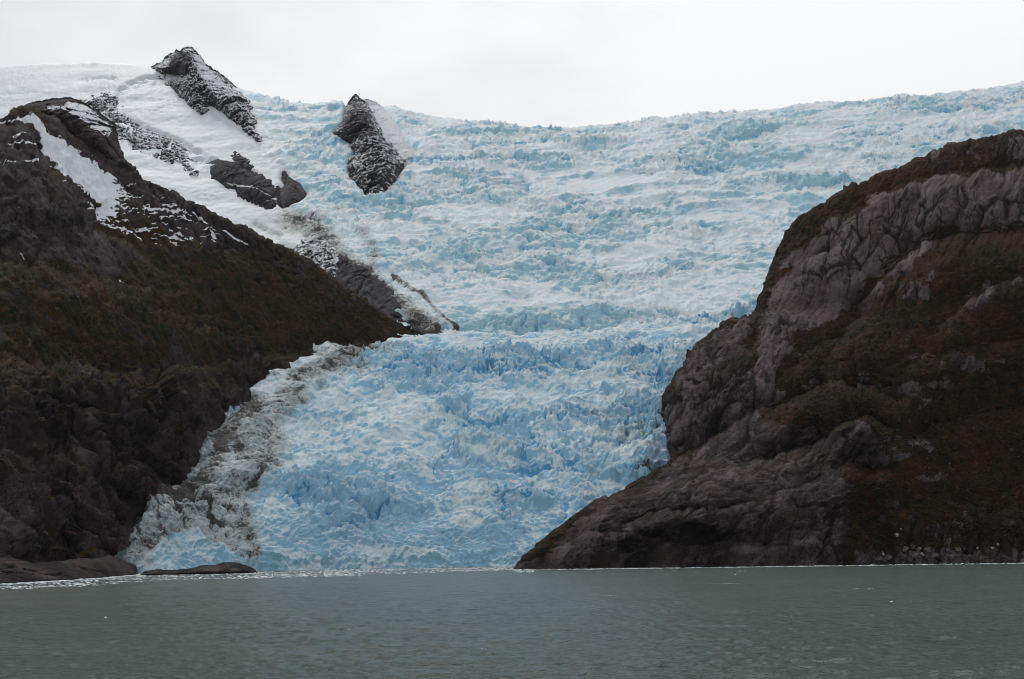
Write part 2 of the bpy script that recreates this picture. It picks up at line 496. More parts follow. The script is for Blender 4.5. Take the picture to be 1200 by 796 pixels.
nun_o = [(417, 112), (426, 119), (431, 127), (436, 140), (440, 147), (446, 158), (452, 166), (462, 176), (466, 184), (470, 194), (465, 205), (458, 213), (450, 222), (441, 229), (430, 227), (422, 217),
         (416, 207), (410, 197), (411, 190), (418, 180), (414, 172), (416, 166), (405, 163), (396, 158), (394, 156), (402, 145), (406, 135), (406, 126), (411, 119)]
step_o = [(333, 203), (339, 212), (350, 217), (357, 226), (350, 234), (341, 239), (332, 243), (328, 236), (329, 222), (338, 218), (332, 209)]
shoulder_o = [(428, 117), (437, 121), (446, 126), (456, 134), (462, 142), (470, 155), (478, 168), (484, 178), (480, 190), (470, 192), (462, 176), (450, 164), (441, 150), (436, 140), (431, 128)]
S = net(upper_rows(), 1.35, 60, 1.0)
NV, NU = S.shape[:2]
rows_front = NV - 1 - int(0)
Sx, Sy = IMG(S)
front_n = int(np.argmin(Sy[:, NU // 2])) + 1
DG = depth_lookup(S[:, ::4], front_n)
N = normals(S)
P = S.reshape(-1, 3); bx, by = Sx.ravel(), Sy.ravel()
# smooth snow on the left slopes
snow_poly = [(-300, 40), (190, 60), (290, 108), (312, 165), (330, 190), (350, 215), (322, 230), (345, 262), (372, 330), (330, 330), (250, 300), (0, 300), (-300, 300)]
sn = sd_poly(snow_poly, bx, by)
wob = fbm(P, 160, 3, seed=70)
snow = sstep(-14, 16, sn + wob * 26)
h, fr, dp, top = ice_relief(P, 1.35, 7.0, 11, 110, .9)
# benches of flatter snow across the icefall
bench = fbm(P * np.array([.45, 1.0, 1.0]), 230, 3, seed=81)
calm = sstep(0.10, 0.45, bench) * 0.45 + .25 * top
steep_blue = sstep(0.0, 0.4, fbm(P * np.array([.6, 1, 1]), 330, 2, seed=83))
amp = (1 - 0.93 * snow) * (1 - calm)
far = 1 - .75 * sstep(215, 150, bx) * sstep(112, 92, by)
h = h * amp + snow * far * (fbm(P * np.array([.7, 1, 1]), 130, 4, seed=90) * 9 + fbm(P * np.array([1, 1, 1.5]), 30, 3, seed=91, ridged=True) * 1.6)
for o_, k_ in ((nun_o, 26), (step_o, 16), (shoulder_o, 14)):
    c_ = sstep(-7, 3, sd_poly(o_, bx, by)); h = h * (1 - c_) - k_ * c_
crk = fbm(P, 40, 4, .65, seed=95)
h += snow * far * (fbm(P * np.array([.5, 1, 1.6]) + crk[:, None] * 10, 22, 4, .65, seed=96, ridged=True) * 4.5) * sstep(-.1, .35, fbm(P, 180, 2, seed=97))
# cornice and small ice cliffs in the snow slope
for line, A_, w_ in (([(136, 108), (150, 97), (168, 91), (188, 89)], 13, 9), ([(100, 92), (130, 91)], 8, 6),
                     ([(250, 132), (268, 144), (292, 156)], 8, 4), ([(150, 140), (200, 160), (236, 178), (258, 190)], 14, 7), ([(230, 186), (262, 190), (300, 203)], 12, 5), ([(300, 262), (330, 275)], 8, 5)):
    d, sd_ = sd_line(line, bx, by)
    h -= A_ * np.where(sd_ > 0, np.exp(-(d / w_) ** 1.2), np.exp(-(d / 1.6) ** 2)) * np.clip(.7 + 2.0 * crk, 0, 1.6)
    snow = np.clip(snow - 0.45 * np.exp(-(d / (w_ * .6)) ** 2) * (sd_ > 0) * (0.6 + wob), 0, 1)
dirt = np.zeros(len(P))
def add_dirt(line, w_, a_):
    global dirt
    d, _ = sd_line(line, bx, by)
    dirt = np.maximum(dirt, a_ * np.exp(-(d / w_) ** 2))
add_dirt([(336, 262), (360, 268), (385, 290), (400, 312)], 20, 0.62)
add_dirt([(385, 300), (430, 330), (470, 362), (505, 395)], 14, 0.75)
add_dirt([(460, 325), (485, 345), (505, 362), (522, 378), (535, 388)], 3.4, 0.66)
add_dirt([(425, 280), (440, 300), (436, 318)], 11, 0.42)
add_dirt([(300, 262), (330, 282), (356, 305)], 7, 0.45)
add_dirt([(500, 200), (520, 300), (600, 370), (640, 380)], 60, 0.08)
dirt += 0.05 * np.exp(-((by - 392) / 22) ** 2)
S2 = S + (N * (h * 0.55)[..., None].reshape(NV, NU, 1)) + np.dstack([np.zeros((NV, NU, 2)), (h * 0.6).reshape(NV, NU, 1)])
up = mesh_obj("upper_icefall", S2, grid_faces(NV, NU), MAT_ICE_UP, True,
              dict(snow=snow, dirt=dirt, fracture=fr + steep_blue * .25 - calm * .5 - .1, deep=dp * 0.8 * (1 - snow) - .1 * top), glacier)
up['label'] = "pale broken upper snowfield and icefall reaching the skyline"
print("upper", NV, NU, time.time() - T0)

# ------------------------------------------------------------------ glacier, lower tongue
def tongue_rows():
    spec = [  # y, left, right, distance step from the front, lowering
        (None, 158, 640, 0), (650, 136, 655, 12), (620, 160, 700, 38), (590, 214, 745, 85), (555, 246, 800, 150),
        (520, 258, 830, 225), (485, 300, 830, 310), (450, 345, 850, 400), (420, 392, 880, 500), (405, 440, 900, 580), (398, 500, 930, 640)]
    fr_ = [0, .12, .25, .4, .55, .7, .85, 1.0]
    wlx = [100, 160, 300, 450, 600, 700, 950]; wly = [671.8, 671.2, 668.6, 665.8, 663.7, 662.3, 659]
    rows = []
    for y, l, r, dd in spec:
        row = []
        for f in fr_:
            x = l + (r - l) * f
            y0 = float(np.interp(x, wlx, wly))
            D0 = float(shore_D(np.array(x), np.array(y0)))
            D0b = float(np.interp(x, [140, 300, 450, 1000], [1230, 1330, 1440, 1470]))
            if y is None:
                row.append((x, y0 + 6, min(D0, D0b) - 6))
            else:
                yy = y
                if y <= 405:
                    lipy = float(np.interp(x, [440, 500, 560, 680, 740, 800, 850, 930], [404, 400, 398.5, 398, 391, 383, 374, 364]))
                    yy = lipy + (1.5 if y == 405 else -1) + (y == 405) * 6
                elif y <= 420:
                    yy = y - (x - 640 > 0) * (x - 640) * 0.06
                if y in (420, 450, 485):   # left margin climbs along the rock
                    pass
                row.append((x, yy, D0b + dd * (1 + 0.0)))
        a = row[0]; b = row[-1]
        row.insert(0, (a[0] - 42, a[1] - (0 if y is None else 10), a[2] + 130))
        row.append((b[0] + 60, b[1] + 5, b[2] + 110))
        rows.append(row)
    top = rows[-1]
    rows.append([(x, y + 4, D + 70) for x, y, D in top])
    rows.append([(x, y + 14, D + 230) for x, y, D in top])
    rows.insert(0, [(x, y + 12, D - 2) for x, y, D in rows[0]])
    return rows
S = net(tongue_rows(), 1.0, 40, 0.85)
NV, NU = S.shape[:2]
Sx, Sy = IMG(S); N = normals(S)
P = S.reshape(-1, 3); bx, by = Sx.ravel(), Sy.ravel()
h, fr, dp, top = ice_relief(P, 0.9, 6.4, 31, 90, .6)
front = sstep(596, 640, by)
Qf = P + np.stack([fbm(P, 80, 3, seed=58 + k) for k in range(3)], 1) * 40
h2 = fbm(Qf * np.array([1, 1, .9]), 70, 5, 0.62, seed=51, ridged=True) * 11 + fbm(Qf * np.array([.6, 1, 1.5]), 16, 4, .65, seed=52, ridged=True) * 3.2
h = h * (1 - front * 0.72) + h2 * front * 0.9
cut = sstep(30, 5, P[:, 2]) * sstep(280, 330, bx)
Qc = P * np.array([1, 1, .28]) + np.stack([fbm(P, 18, 2, seed=64), fbm(P, 18, 2, seed=65), 0 * bx], 1) * 4
h += cut * (fbm(Qc, 15, 4, .65, seed=66, ridged=True) * 4.5 - 3.5 * sstep(4.5, 1.0, P[:, 2]))
h += fbm(P * np.array([.7, 1, 1]), 120, 3, seed=55, ridged=True) * 9 * (1 - front)
h *= sstep(-20, 6, P[:, 2]) * .7 + .3
lip = np.exp(-((by - 402) / 14.0) ** 2)
h *= 1 - 0.35 * lip
wob = fbm(P, 60, 4, seed=57)
dirt = np.zeros(len(P))
marg = [(110, 660), (120, 630), (215, 575), (235, 520), (285, 478), (340, 432), (400, 402), (455, 398), (452, 410), (400, 440), (372, 462),
        (330, 500), (312, 545), (300, 590), (292, 625), (300, 668), (150, 675)]
sdm = sd_poly(marg, bx, by)
dirt = np.maximum(dirt, 0.50 * sstep(-34, 26, sdm + wob * 30))
for line, w_, a_ in (([(345, 455), (372, 440), (400, 425), (425, 412), (440, 405)], 13, 0.66),
                     ([(400, 420), (440, 405)], 14, 0.5),
                     ([(300, 490), (320, 525), (295, 560), (262, 590)], 30, 0.55), ([(262, 600), (290, 630), (294, 655)], 14, 0.58),
                     ([(856, 385), (820, 420), (795, 450), (778, 490), (790, 535), (755, 562)], 18, 0.27),
                     ([(780, 505), (740, 520), (700, 500), (720, 470)], 30, 0.22),
                     ([(126, 640), (160, 612), (215, 588), (248, 560), (262, 520), (300, 480)], 13, 0.85)):
    d, _ = sd_line(line, bx, by)
    dirt = np.maximum(dirt, a_ * np.exp(-(d / w_) ** 2))
clean = sd_poly([(175, 662), (185, 640), (205, 632), (230, 630), (245, 645), (262, 648), (280, 660), (262, 668), (190, 675)], bx, by)
dirt *= 1 - 0.85 * sstep(-3, 5, clean)
blue = sstep(-20, 60, by - 405) * .12
S2 = S + (N * (h * 0.62)[..., None].reshape(NV, NU, 1)) + np.dstack([np.zeros((NV, NU, 2)), (h * 0.55).reshape(NV, NU, 1)])
lo = mesh_obj("lower_icefall", S2, grid_faces(NV, NU), MAT_ICE_LOW, True,
              dict(snow=np.zeros(len(P)), dirt=dirt, fracture=fr + blue + .08 - front * .1 - .25 * top, deep=dp * (1 - front * .5) - .15 * top), glacier)
lo['label'] = "bright blue crevassed lower icefall ending in an ice cliff at the water"
print("lower", NV, NU, time.time() - T0)

# ------------------------------------------------------------------ mountains
def relief(P, bx, by, creases, wobs):
    off = np.zeros(len(P))
    for line, A_, w_, dec in creases:
        d, s = sd_line(line, bx + wobs * 4, by + wobs * 4)
        ex = np.array(line, float)
        endf = sstep(0, 30, np.minimum(bx - ex[:, 0].min() + 25, 1e9)) * sstep(0, 30, ex[:, 0].max() + 25 - bx)
        below = (1 - np.exp(-d / w_)) * np.exp(-(d / dec) ** 2)
        off -= A_ * np.where(s > 0, below, 0) * endf
        off += A_ * 0.25 * np.where(s <= 0, np.exp(-(d / (w_ * 1.2))), np.exp(-d / (w_ * .35))) * endf
    return off

def rock_disp(P, seed, streak_dir, amps, L=48.0, folds=.5, warp=15.0, aniso=.86, ex=1.0):
    """jointed rock relief: rounded slabs between joints that run along streak_dir. Returns height and a tone per slab"""
    d = np.array(streak_dir, float); d /= np.linalg.norm(d)
    e1 = np.cross(d, np.array([0, -1.0, 0.3])); e1 /= np.linalg.norm(e1)
    wq = np.stack([fbm(P, 80, 3, seed=seed + 20 + k) for k in range(3)], 1) * warp
    wq += np.stack([fbm(P, 14, 2, seed=seed + 24 + k) for k in range(3)], 1) * 2.2
    Q = P + wq
    a, b = Q @ e1, Q @ d
    h = amps[0] * fbm(P, 140, 4, .55, seed=seed)
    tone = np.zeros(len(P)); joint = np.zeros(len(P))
    mod = 0.45 + 0.75 * sstep(-.3, .35, fbm(P, 110, 2, seed=seed + 33))
    for k, (l, am, el) in enumerate(((L, amps[1], 3.2), (L * .42, amps[2], 3.0), (L * .19, amps[3], 2.4))):
        f1, f2, r1, r2, dx, dy = voro(a / l, b / (l * (1 + (el - 1) * ex)), seed + 3 * k)
        g1 = np.sin(r1 * 57.0); g2 = np.sin(r2 * 43.0)
        gap = f2 - f1
        h += am * mod * (0.9 * (r1 - .5) + 1.25 * g1 * dx + .9 * g2 * dy - .55 * sstep(.16, .0, gap) + .35 * np.clip(gap * 1.6, 0, 1))
        tone += (r2 * 0.5) * (1, .8, .6)[k]
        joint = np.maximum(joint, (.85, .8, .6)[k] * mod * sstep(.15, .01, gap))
    Qs = Q - (Q @ d)[:, None] * d * aniso
    fold = fbm(Qs, 34, 4, .6, seed=seed + 60, ridged=True)
    h += amps[1] * folds * fold
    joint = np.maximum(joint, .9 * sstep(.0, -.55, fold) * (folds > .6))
    h += amps[2] * .7 * fbm(Qs, 12, 4, .62, seed=seed + 6, ridged=True) + amps[3] * .5 * fbm(Q, 5.0, 2, .6, seed=seed + 9, ridged=True)
    tone = tone * .7 + fbm(Qs, 9, 4, .65, seed=seed + 50) * 1.2
    bb = P[:, 2] * .9 + P[:, 0] * 0.25 + fbm(P, 90, 3, seed=seed + 12) * 50
    st = bb / 30.0; st = np.floor(st) + sstep(0.25, 0.75, st - np.floor(st)) - st
    return h + amps[4] * st, tone, joint

def finish_rock(name, S, N, h, off, mat, attrs, parent=None):
    NV, NU = S.shape[:2]
    off = off * sstep(-5, 45, S[..., 2].ravel())
    rd = (S - CPOS); rd /= np.linalg.norm(rd, axis=-1, keepdims=True)
    S2 = S + N * h.reshape(NV, NU, 1) + rd * off.reshape(NV, NU, 1)
    return mesh_obj(name, S2, grid_faces(NV, NU), mat, True, attrs, parent)

# right mountain -------------------------------------------------------
def right_rows():
    sil = [(603, 667.5), (618, 652), (640, 633), (675, 606), (722, 582), (764, 558), (790, 538), (786, 512), (778, 480), (792, 445), (815, 413), (851, 383), (884, 372), (893, 348), (908, 312), (921, 279), (937, 257)]
    ry =  [657, 648, 632, 612, 590, 565, 545, 520, 488, 450, 415, 380, 350, 318, 280, 235, 150]
    sD =  [1150, 1160, 1185, 1230, 1285, 1360, 1425, 1465, 1500, 1540, 1590, 1655, 1690, 1700, 1725, 1760, 1800]
    rD =  [1145, 1155, 1165, 1175, 1185, 1200, 1215, 1235, 1260, 1290, 1320, 1350, 1380, 1410, 1450, 1500, 1620]
    n = len(sil); rows = []
    fs = [0, .04, .1, .18, .28, .4, .55, .72, .88, 1.0]
    for k in range(n):
        p = 1.0 + 1.2 * (k / (n - 1)) ** 1.5
        row = []
        for f in fs:
            x = sil[k][0] + (1330 - sil[k][0]) * f
            y = sil[k][1] + (ry[k] - sil[k][1]) * (1 - (1 - f) ** p)
            D = sD[k] + (rD[k] - sD[k]) * f ** 0.62
            if k == 0:
                y = 667.5 - (x - 603) * 0.0133; D = float(shore_D(np.array(x), np.array(y)))
            row.append((x, y, D))
        a = row[0]
        row.insert(0, (a[0] + 8, a[1] + 2, a[2] + 90))
        row.insert(0, (a[0] + 40, a[1] + 16, a[2] + 330))
        rows.append(row)
    rows.insert(0, [(x, y + 10, D - 1) for x, y, D in rows[0]])
    t = rows[-1]
    rows.append([(x, y + 3, D + 90) for x, y, D in t])
    rows.append([(x, y + 40, D + 420) for x, y, D in t])
    return rows
S = net(right_rows(), 1.15, 45, 1.05)
NV, NU = S.shape[:2]
Sx, Sy = IMG(S); N = normals(S); P = S.reshape(-1, 3); bx, by = Sx.ravel(), Sy.ravel()
wob = fbm(P, 45, 3, seed=101)
creases = [
    ([(985, 400), (995, 385), (1009, 361), (1029, 329), (1057, 305), (1089, 285), (1122, 277), (1340, 262)], 62, 16, 140),
    ([(1105, 380), (1130, 357), (1162, 337), (1200, 327), (1340, 315)], 26, 9, 60),
    ([(792, 540), (815, 526), (860, 500), (880, 487), (930, 468), (975, 450), (1010, 452), (1060, 470)], 45, 10, 80),
    ([(700, 590), (730, 576), (765, 568), (800, 561), (850, 551), (900, 540), (950, 525), (980, 500), (1015, 486), (1040, 500)], 40, 9, 60),
    ([(735, 616), (765, 604), (810, 598), (850, 594), (900, 580), (950, 565), (1000, 545), (1045, 556)], 26, 8, 45),
    ([(825, 655), (860, 641), (920, 634), (990, 633), (1004, 642)], 18, 5, 24),
    ([(650, 640), (690, 625), (740, 628), (800, 640)], 12, 7, 30),
    ([(953, 281), (1009, 241), (1057, 217), (1101, 205), (1340, 180)], 20, 7, 60),
    ([(885, 400), (905, 345), (935, 310), (960, 296), (990, 290)], 16, 10, 50),
    ([(930, 430), (960, 400), (985, 395)], 22, 10, 60),
    ([(1050, 600), (1100, 585), (1160, 600), (1340, 590)], 16, 10, 50),
    ([(1040, 520), (1100, 500), (1170, 480), (1340, 470)], 22, 14, 60),
    ([(1060, 430), (1120, 410), (1200, 400), (1340, 390)], 16, 12, 50),
]
creases = [(l_, a_ * 1.55, w_, d_) for l_, a_, w_, d_ in creases]
off = relief(P, bx, by, creases, wob)
h, tone, joint = rock_disp(P, 120, (0.42, 0.45, 0.80), (11, 5.2, 3.8, 2.0, 1.6), 34, 1.2, 12.0, .88, 1.6)
# lower slabs: rounder, joints run with the whalebacks
h2, tone2, joint2 = rock_disp(P, 150, (0.62, 0.2, 0.75), (7, 3.0, 2.0, 1.1, 0.6), 50, 1.3, 7.0)
lowm = sstep(-10, 30, sd_poly([(560, 700), (640, 600), (800, 540), (880, 480), (1000, 470), (1060, 560), (1010, 700)], bx, by))
h = h * (1 - lowm) + h2 * lowm; tone = tone * (1 - lowm) + tone2 * lowm; joint = joint * (1 - lowm) + joint2 * lowm
h *= sstep(-10, 25, P[:, 2]) * .8 + .2
pale = np.zeros(len(P)); bare = np.zeros(len(P))
for poly, a_, b_ in (([(900, 345), (925, 300), (953, 281), (1009, 241), (1057, 217), (1101, 205), (1200, 195), (1340, 190), (1340, 245), (1200, 262), (1090, 276), (1040, 305), (1005, 345), (985, 385), (930, 400), (905, 440), (893, 490), (884, 440)], 0.85, 1.0),
                 ([(1040, 200), (1088, 178), (1130, 164), (1200, 159), (1340, 150), (1340, 190), (1200, 192), (1100, 203)], 0.35, 0.62),
                 ([(985, 392), (1009, 361), (1029, 329), (1057, 305), (1089, 285), (1115, 280), (1090, 296), (1060, 318), (1030, 350), (1006, 378)], 0.9, 1.0),
                 ([(1100, 385), (1130, 357), (1162, 337), (1200, 327), (1200, 331), (1140, 362), (1112, 388)], 0.5, 1.0),
                 ([(590, 680), (700, 590), (794, 535), (870, 495), (905, 488), (950, 515), (1010, 486), (1035, 540), (990, 560), (1000, 600), (985, 665)], 0.12, 1.0),
                 ([(770, 480), (800, 420), (850, 380), (885, 375), (884, 430), (893, 490), (930, 470), (870, 500), (790, 540)], 0.12, 1.0),
                 ([(880, 380), (925, 300), (953, 281), (960, 300), (930, 400), (895, 500)], 0.3, 0.9)):
    s = sd_poly(poly, bx, by) + wob * 16
    k_ = sstep(-8, 12, s)
    pale = np.maximum(pale, a_ * k_); bare = np.maximum(bare, b_ * k_)
foot = sstep(30, 4, P[:, 2] + wob * 10) * (bx > 1000)
bare = np.maximum(bare, foot * .8); pale = np.maximum(pale, foot * .35)
pt = fbm(P, 70, 4, .6, seed=195)
moss = 1.25 - bare * 1.30 - .95 * sstep(.04, .36, pt)
rk = np.clip(moss, 0, 1)
h = h * (1 - .45 * rk) + rk * (fbm(P, 24, 4, .65, seed=190) * 4.6 + fbm(P, 6, 2, seed=191) * 2.0)
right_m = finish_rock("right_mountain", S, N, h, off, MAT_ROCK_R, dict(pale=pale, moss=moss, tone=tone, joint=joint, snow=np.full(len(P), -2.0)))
tag(right_m, "dark rounded rock mountainside right of the glacier, with bare slabs and brown heath", kind='structure')
print("right", NV, NU, time.time() - T0)

# left mountain --------------------------------------------------------
def left_rows():
    cols = [  # toe (x, y), ridge (x, y), ridge D
        ((-150, 687), (-150, 205), 1700), ((-60, 684), (-60, 165), 1760), ((0, 682), (0, 144), 1800), ((30, 680), (23, 132), 1840), ((70, 678), (62, 140), 1880),
        ((98, 677.6), (95, 168), 1920), ((118, 676.4), (139, 193), 1960), ((130, 642), (172, 213), 2000), ((172, 606), (211, 233), 2030),
        ((232, 568), (250, 254), 2060), ((256, 515), (290, 273), 2080), ((300, 476), (330, 292), 2100), ((350, 440), (365, 311), 2110),
        ((400, 412), (402, 339), 2115), ((446, 402), (440, 366), 2120), ((492, 400), (480, 388), 2125)]
    toeD = [None] * 7 + [1175, 1330, 1490, 1650, 1760, 1860, 1950, 2030, 2100]
    ts = [0, .03, .10, .20, .32, .45, .60, .75, .88, .96, 1.0]
    rows = []
    for t in ts:
        row = []
        for (toe, rd, D1), tD in zip(cols, toeD):
            if tD is None:
                tD = float(shore_D(np.array(float(toe[0])), np.array(float(toe[1]) - 1.5), 0.0)) + 14
                tD = max(tD, 700)
            g = 0.42 * t + 0.58 * t ** 1.7
            if t > .9: g = t * 0 + (0.42 * .9 + 0.58 * .9 ** 1.7) + (t - .9) * 1.55
            x = toe[0] + (rd[0] - toe[0]) * t; y = toe[1] + (rd[1] - toe[1]) * t
            row.append((x, y, tD + (D1 - tD) * g))
        a = row[-1]
        row.append((a[0] + 14, a[1] + 5, a[2] + 50))
        rows.append(row)
    low = []
    for (x, y, D), (toe, rd, D1) in zip(rows[0], cols + [((504, 404), 0, 0)]):
        if toe[0] < 140: low.append((x, y + 9, D - 8))
        else: low.append((x + 16, y + 16, D + 60))
    rows.insert(0, low)
    t = rows[-1]
    rows.append([(x + 3, y + 3, D + 60) for x, y, D in t])
    rows.append([(x + 10, y + 34, D + 260) for x, y, D in t])
    return rows
S = net(left_rows(), 1.1, 45, 1.05)
NV, NU = S.shape[:2]
Sx, Sy = IMG(S); N = normals(S); P = S.reshape(-1, 3); bx, by = Sx.ravel(), Sy.ravel()
wob = fbm(P, 50, 3, seed=201)
creases = [
    ([(-150, 190), (0, 152), (25, 148), (42, 160), (47, 175), (57, 190), (60, 200), (75, 207), (90, 222), (103, 240), (115, 268), (150, 285), (175, 305)], 40, 10, 80),
    ([(-150, 318), (0, 312), (60, 318), (130, 330), (200, 345)], 18, 10, 60),
    ([(-150, 440), (0, 425), (80, 430), (150, 440), (210, 430), (270, 425), (330, 415), (400, 405)], 34, 14, 80),
    ([(200, 470), (240, 450), (290, 460)], 20, 12, 60),
    ([(-100, 540), (20, 530), (100, 545), (160, 570)], 14, 16, 60),
    ([(50, 345), (110, 335), (160, 350), (230, 380), (300, 400)], 14, 9, 50),
    ([(150, 215), (220, 262), (300, 310), (360, 350)], 8, 10, 40),
    ([(-100, 240), (0, 232), (50, 240), (90, 262)], 12, 8, 30),
]
off = relief(P, bx, by, creases, wob)
h, tone, joint = rock_disp(P, 220, (-0.45, 0.35, 0.80), (13, 6.5, 5.5, 3.0, 2.6), 46, 2.0, 9.0, .90)
cliff = sstep(415, 470, by + wob * 30)
h = h * (0.55 + 0.75 * cliff) + (1 - cliff) * (fbm(P, 24, 4, .65, seed=290) * 4.2 + fbm(P, 6, 2, seed=291) * 1.5)
h *= sstep(-10, 25, P[:, 2]) * .8 + .2
moss = np.full(len(P), 0.55)
moss = np.maximum(moss, 0.92 * sstep(-15, 20, sd_poly([(-200, 315), (60, 310), (150, 325), (170, 300), (230, 290), (300, 300), (360, 330), (430, 375), (400, 402), (330, 415), (250, 425), (150, 430), (0, 420), (-200, 430)], bx, by) + wob * 20))
moss -= 0.85 * sstep(-8, 14, sd_poly([(-200, 200), (0, 140), (60, 160), (60, 205), (100, 225), (120, 270), (160, 300), (130, 325), (60, 308), (-200, 312)], bx, by) + wob * 16)
moss -= 0.55 * sstep(-8, 14, sd_poly([(60, 130), (110, 170), (150, 195), (215, 232), (300, 272), (320, 300), (240, 290), (170, 262), (110, 200), (50, 150)], bx, by) + wob * 14)
moss -= 0.35 * cliff + .7 * sstep(.10, .40, fbm(P, 60, 4, .6, seed=295))
rub = sstep(-8, 14, sd_poly([(140, 665), (125, 640), (170, 600), (200, 560), (215, 520), (270, 470), (320, 440), (345, 425), (400, 404), (460, 400), (360, 470), (270, 560), (180, 660)], bx, by) + wob * 14)
moss -= rub * .9
h = h * (1 - .55 * rub) + rub * fbm(P, 8, 3, .65, seed=296) * 2.5
pale = 0.10 + .55 * rub + 0.28 * sstep(-5, 12, sd_poly([(45, 275), (110, 265), (150, 295), (140, 325), (90, 330), (55, 305)], bx, by) + wob * 12)
pale = np.maximum(pale, 0.5 * np.exp(-((bx - 330) ** 2 / 200 + (by - 368 - (bx - 330) * .7) ** 2 / 8)))
pale = np.maximum(pale, 0.25 * sstep(-10, 15, sd_poly([(310, 430), (345, 415), (360, 430), (330, 460), (230, 560), (160, 620), (210, 560), (270, 470)], bx, by)))
snow = np.full(len(P), -0.75)
strip = [(18, 136), (36, 137), (52, 150), (80, 170), (112, 192), (135, 212), (152, 228), (140, 240), (135, 262), (124, 268), (114, 262), (108, 250), (92, 228), (76, 208), (60, 193), (52, 182), (46, 165), (38, 150), (14, 145)]
st = sd_poly(strip, bx, by) + wob * 4 + fbm(P, 14, 4, .7, seed=233) * 7
st2 = fbm(np.stack([bx / 24, (by - bx * .30) / 3.6, P[:, 1] / 900], 1), 1.0, 3, .6, seed=232)
st = st - 12 * sstep(195, 262, by) * sstep(.05, -.15, st2)
snow = np.maximum(snow, -0.75 + 1.9 * sstep(-5, 5, st))
# broken streaks of old snow on the ledges of the upper slope
stre = fbm(np.stack([bx / 34, by / 5.0 + bx / 40, P[:, 1] / 900], 1), 1.0, 3, .6, seed=230)
zone = sstep(-20, 10, sd_poly([(-200, 160), (40, 140), (110, 180), (190, 232), (230, 262), (240, 285), (160, 285), (110, 262), (60, 215), (30, 250), (-200, 255)], bx, by))
snow = np.maximum(snow, -0.75 + 1.35 * zone * sstep(0.16, 0.42, stre))
st2 = fbm(np.stack([bx / 22, (by - bx * .22) / 3.4, P[:, 1] / 900], 1), 1.0, 3, .6, seed=231)
z2 = sstep(-14, 10, sd_poly([(95, 205), (150, 215), (200, 240), (262, 272), (250, 290), (165, 290), (118, 268)], bx, by))
snow = np.maximum(snow, -0.75 + 1.6 * z2 * sstep(0.02, 0.22, st2))
for line in ([(0, 195), (20, 192), (45, 187)], [(195, 272), (222, 282)], [(225, 250), (243, 264)], [(262, 270), (280, 280)], [(120, 262), (165, 280)], [(178, 247), (200, 252)],
             [(0, 150), (24, 140)], [(10, 170), (42, 168)], [(20, 300), (26, 306)], [(138, 330), (144, 332)], [(280, 279), (292, 287)]):
    d, _ = sd_line(line, bx + wob * 3, by + wob * 3)
    snow = np.maximum(snow, -0.75 + 1.7 * np.exp(-(d / 1.5) ** 2))
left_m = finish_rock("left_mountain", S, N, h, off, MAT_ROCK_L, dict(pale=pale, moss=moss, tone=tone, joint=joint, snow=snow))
tag(left_m, "dark steep mountainside left of the glacier, with heath, wet cliffs and snow strips", kind='structure')
print("left", NV, NU, time.time() - T0)

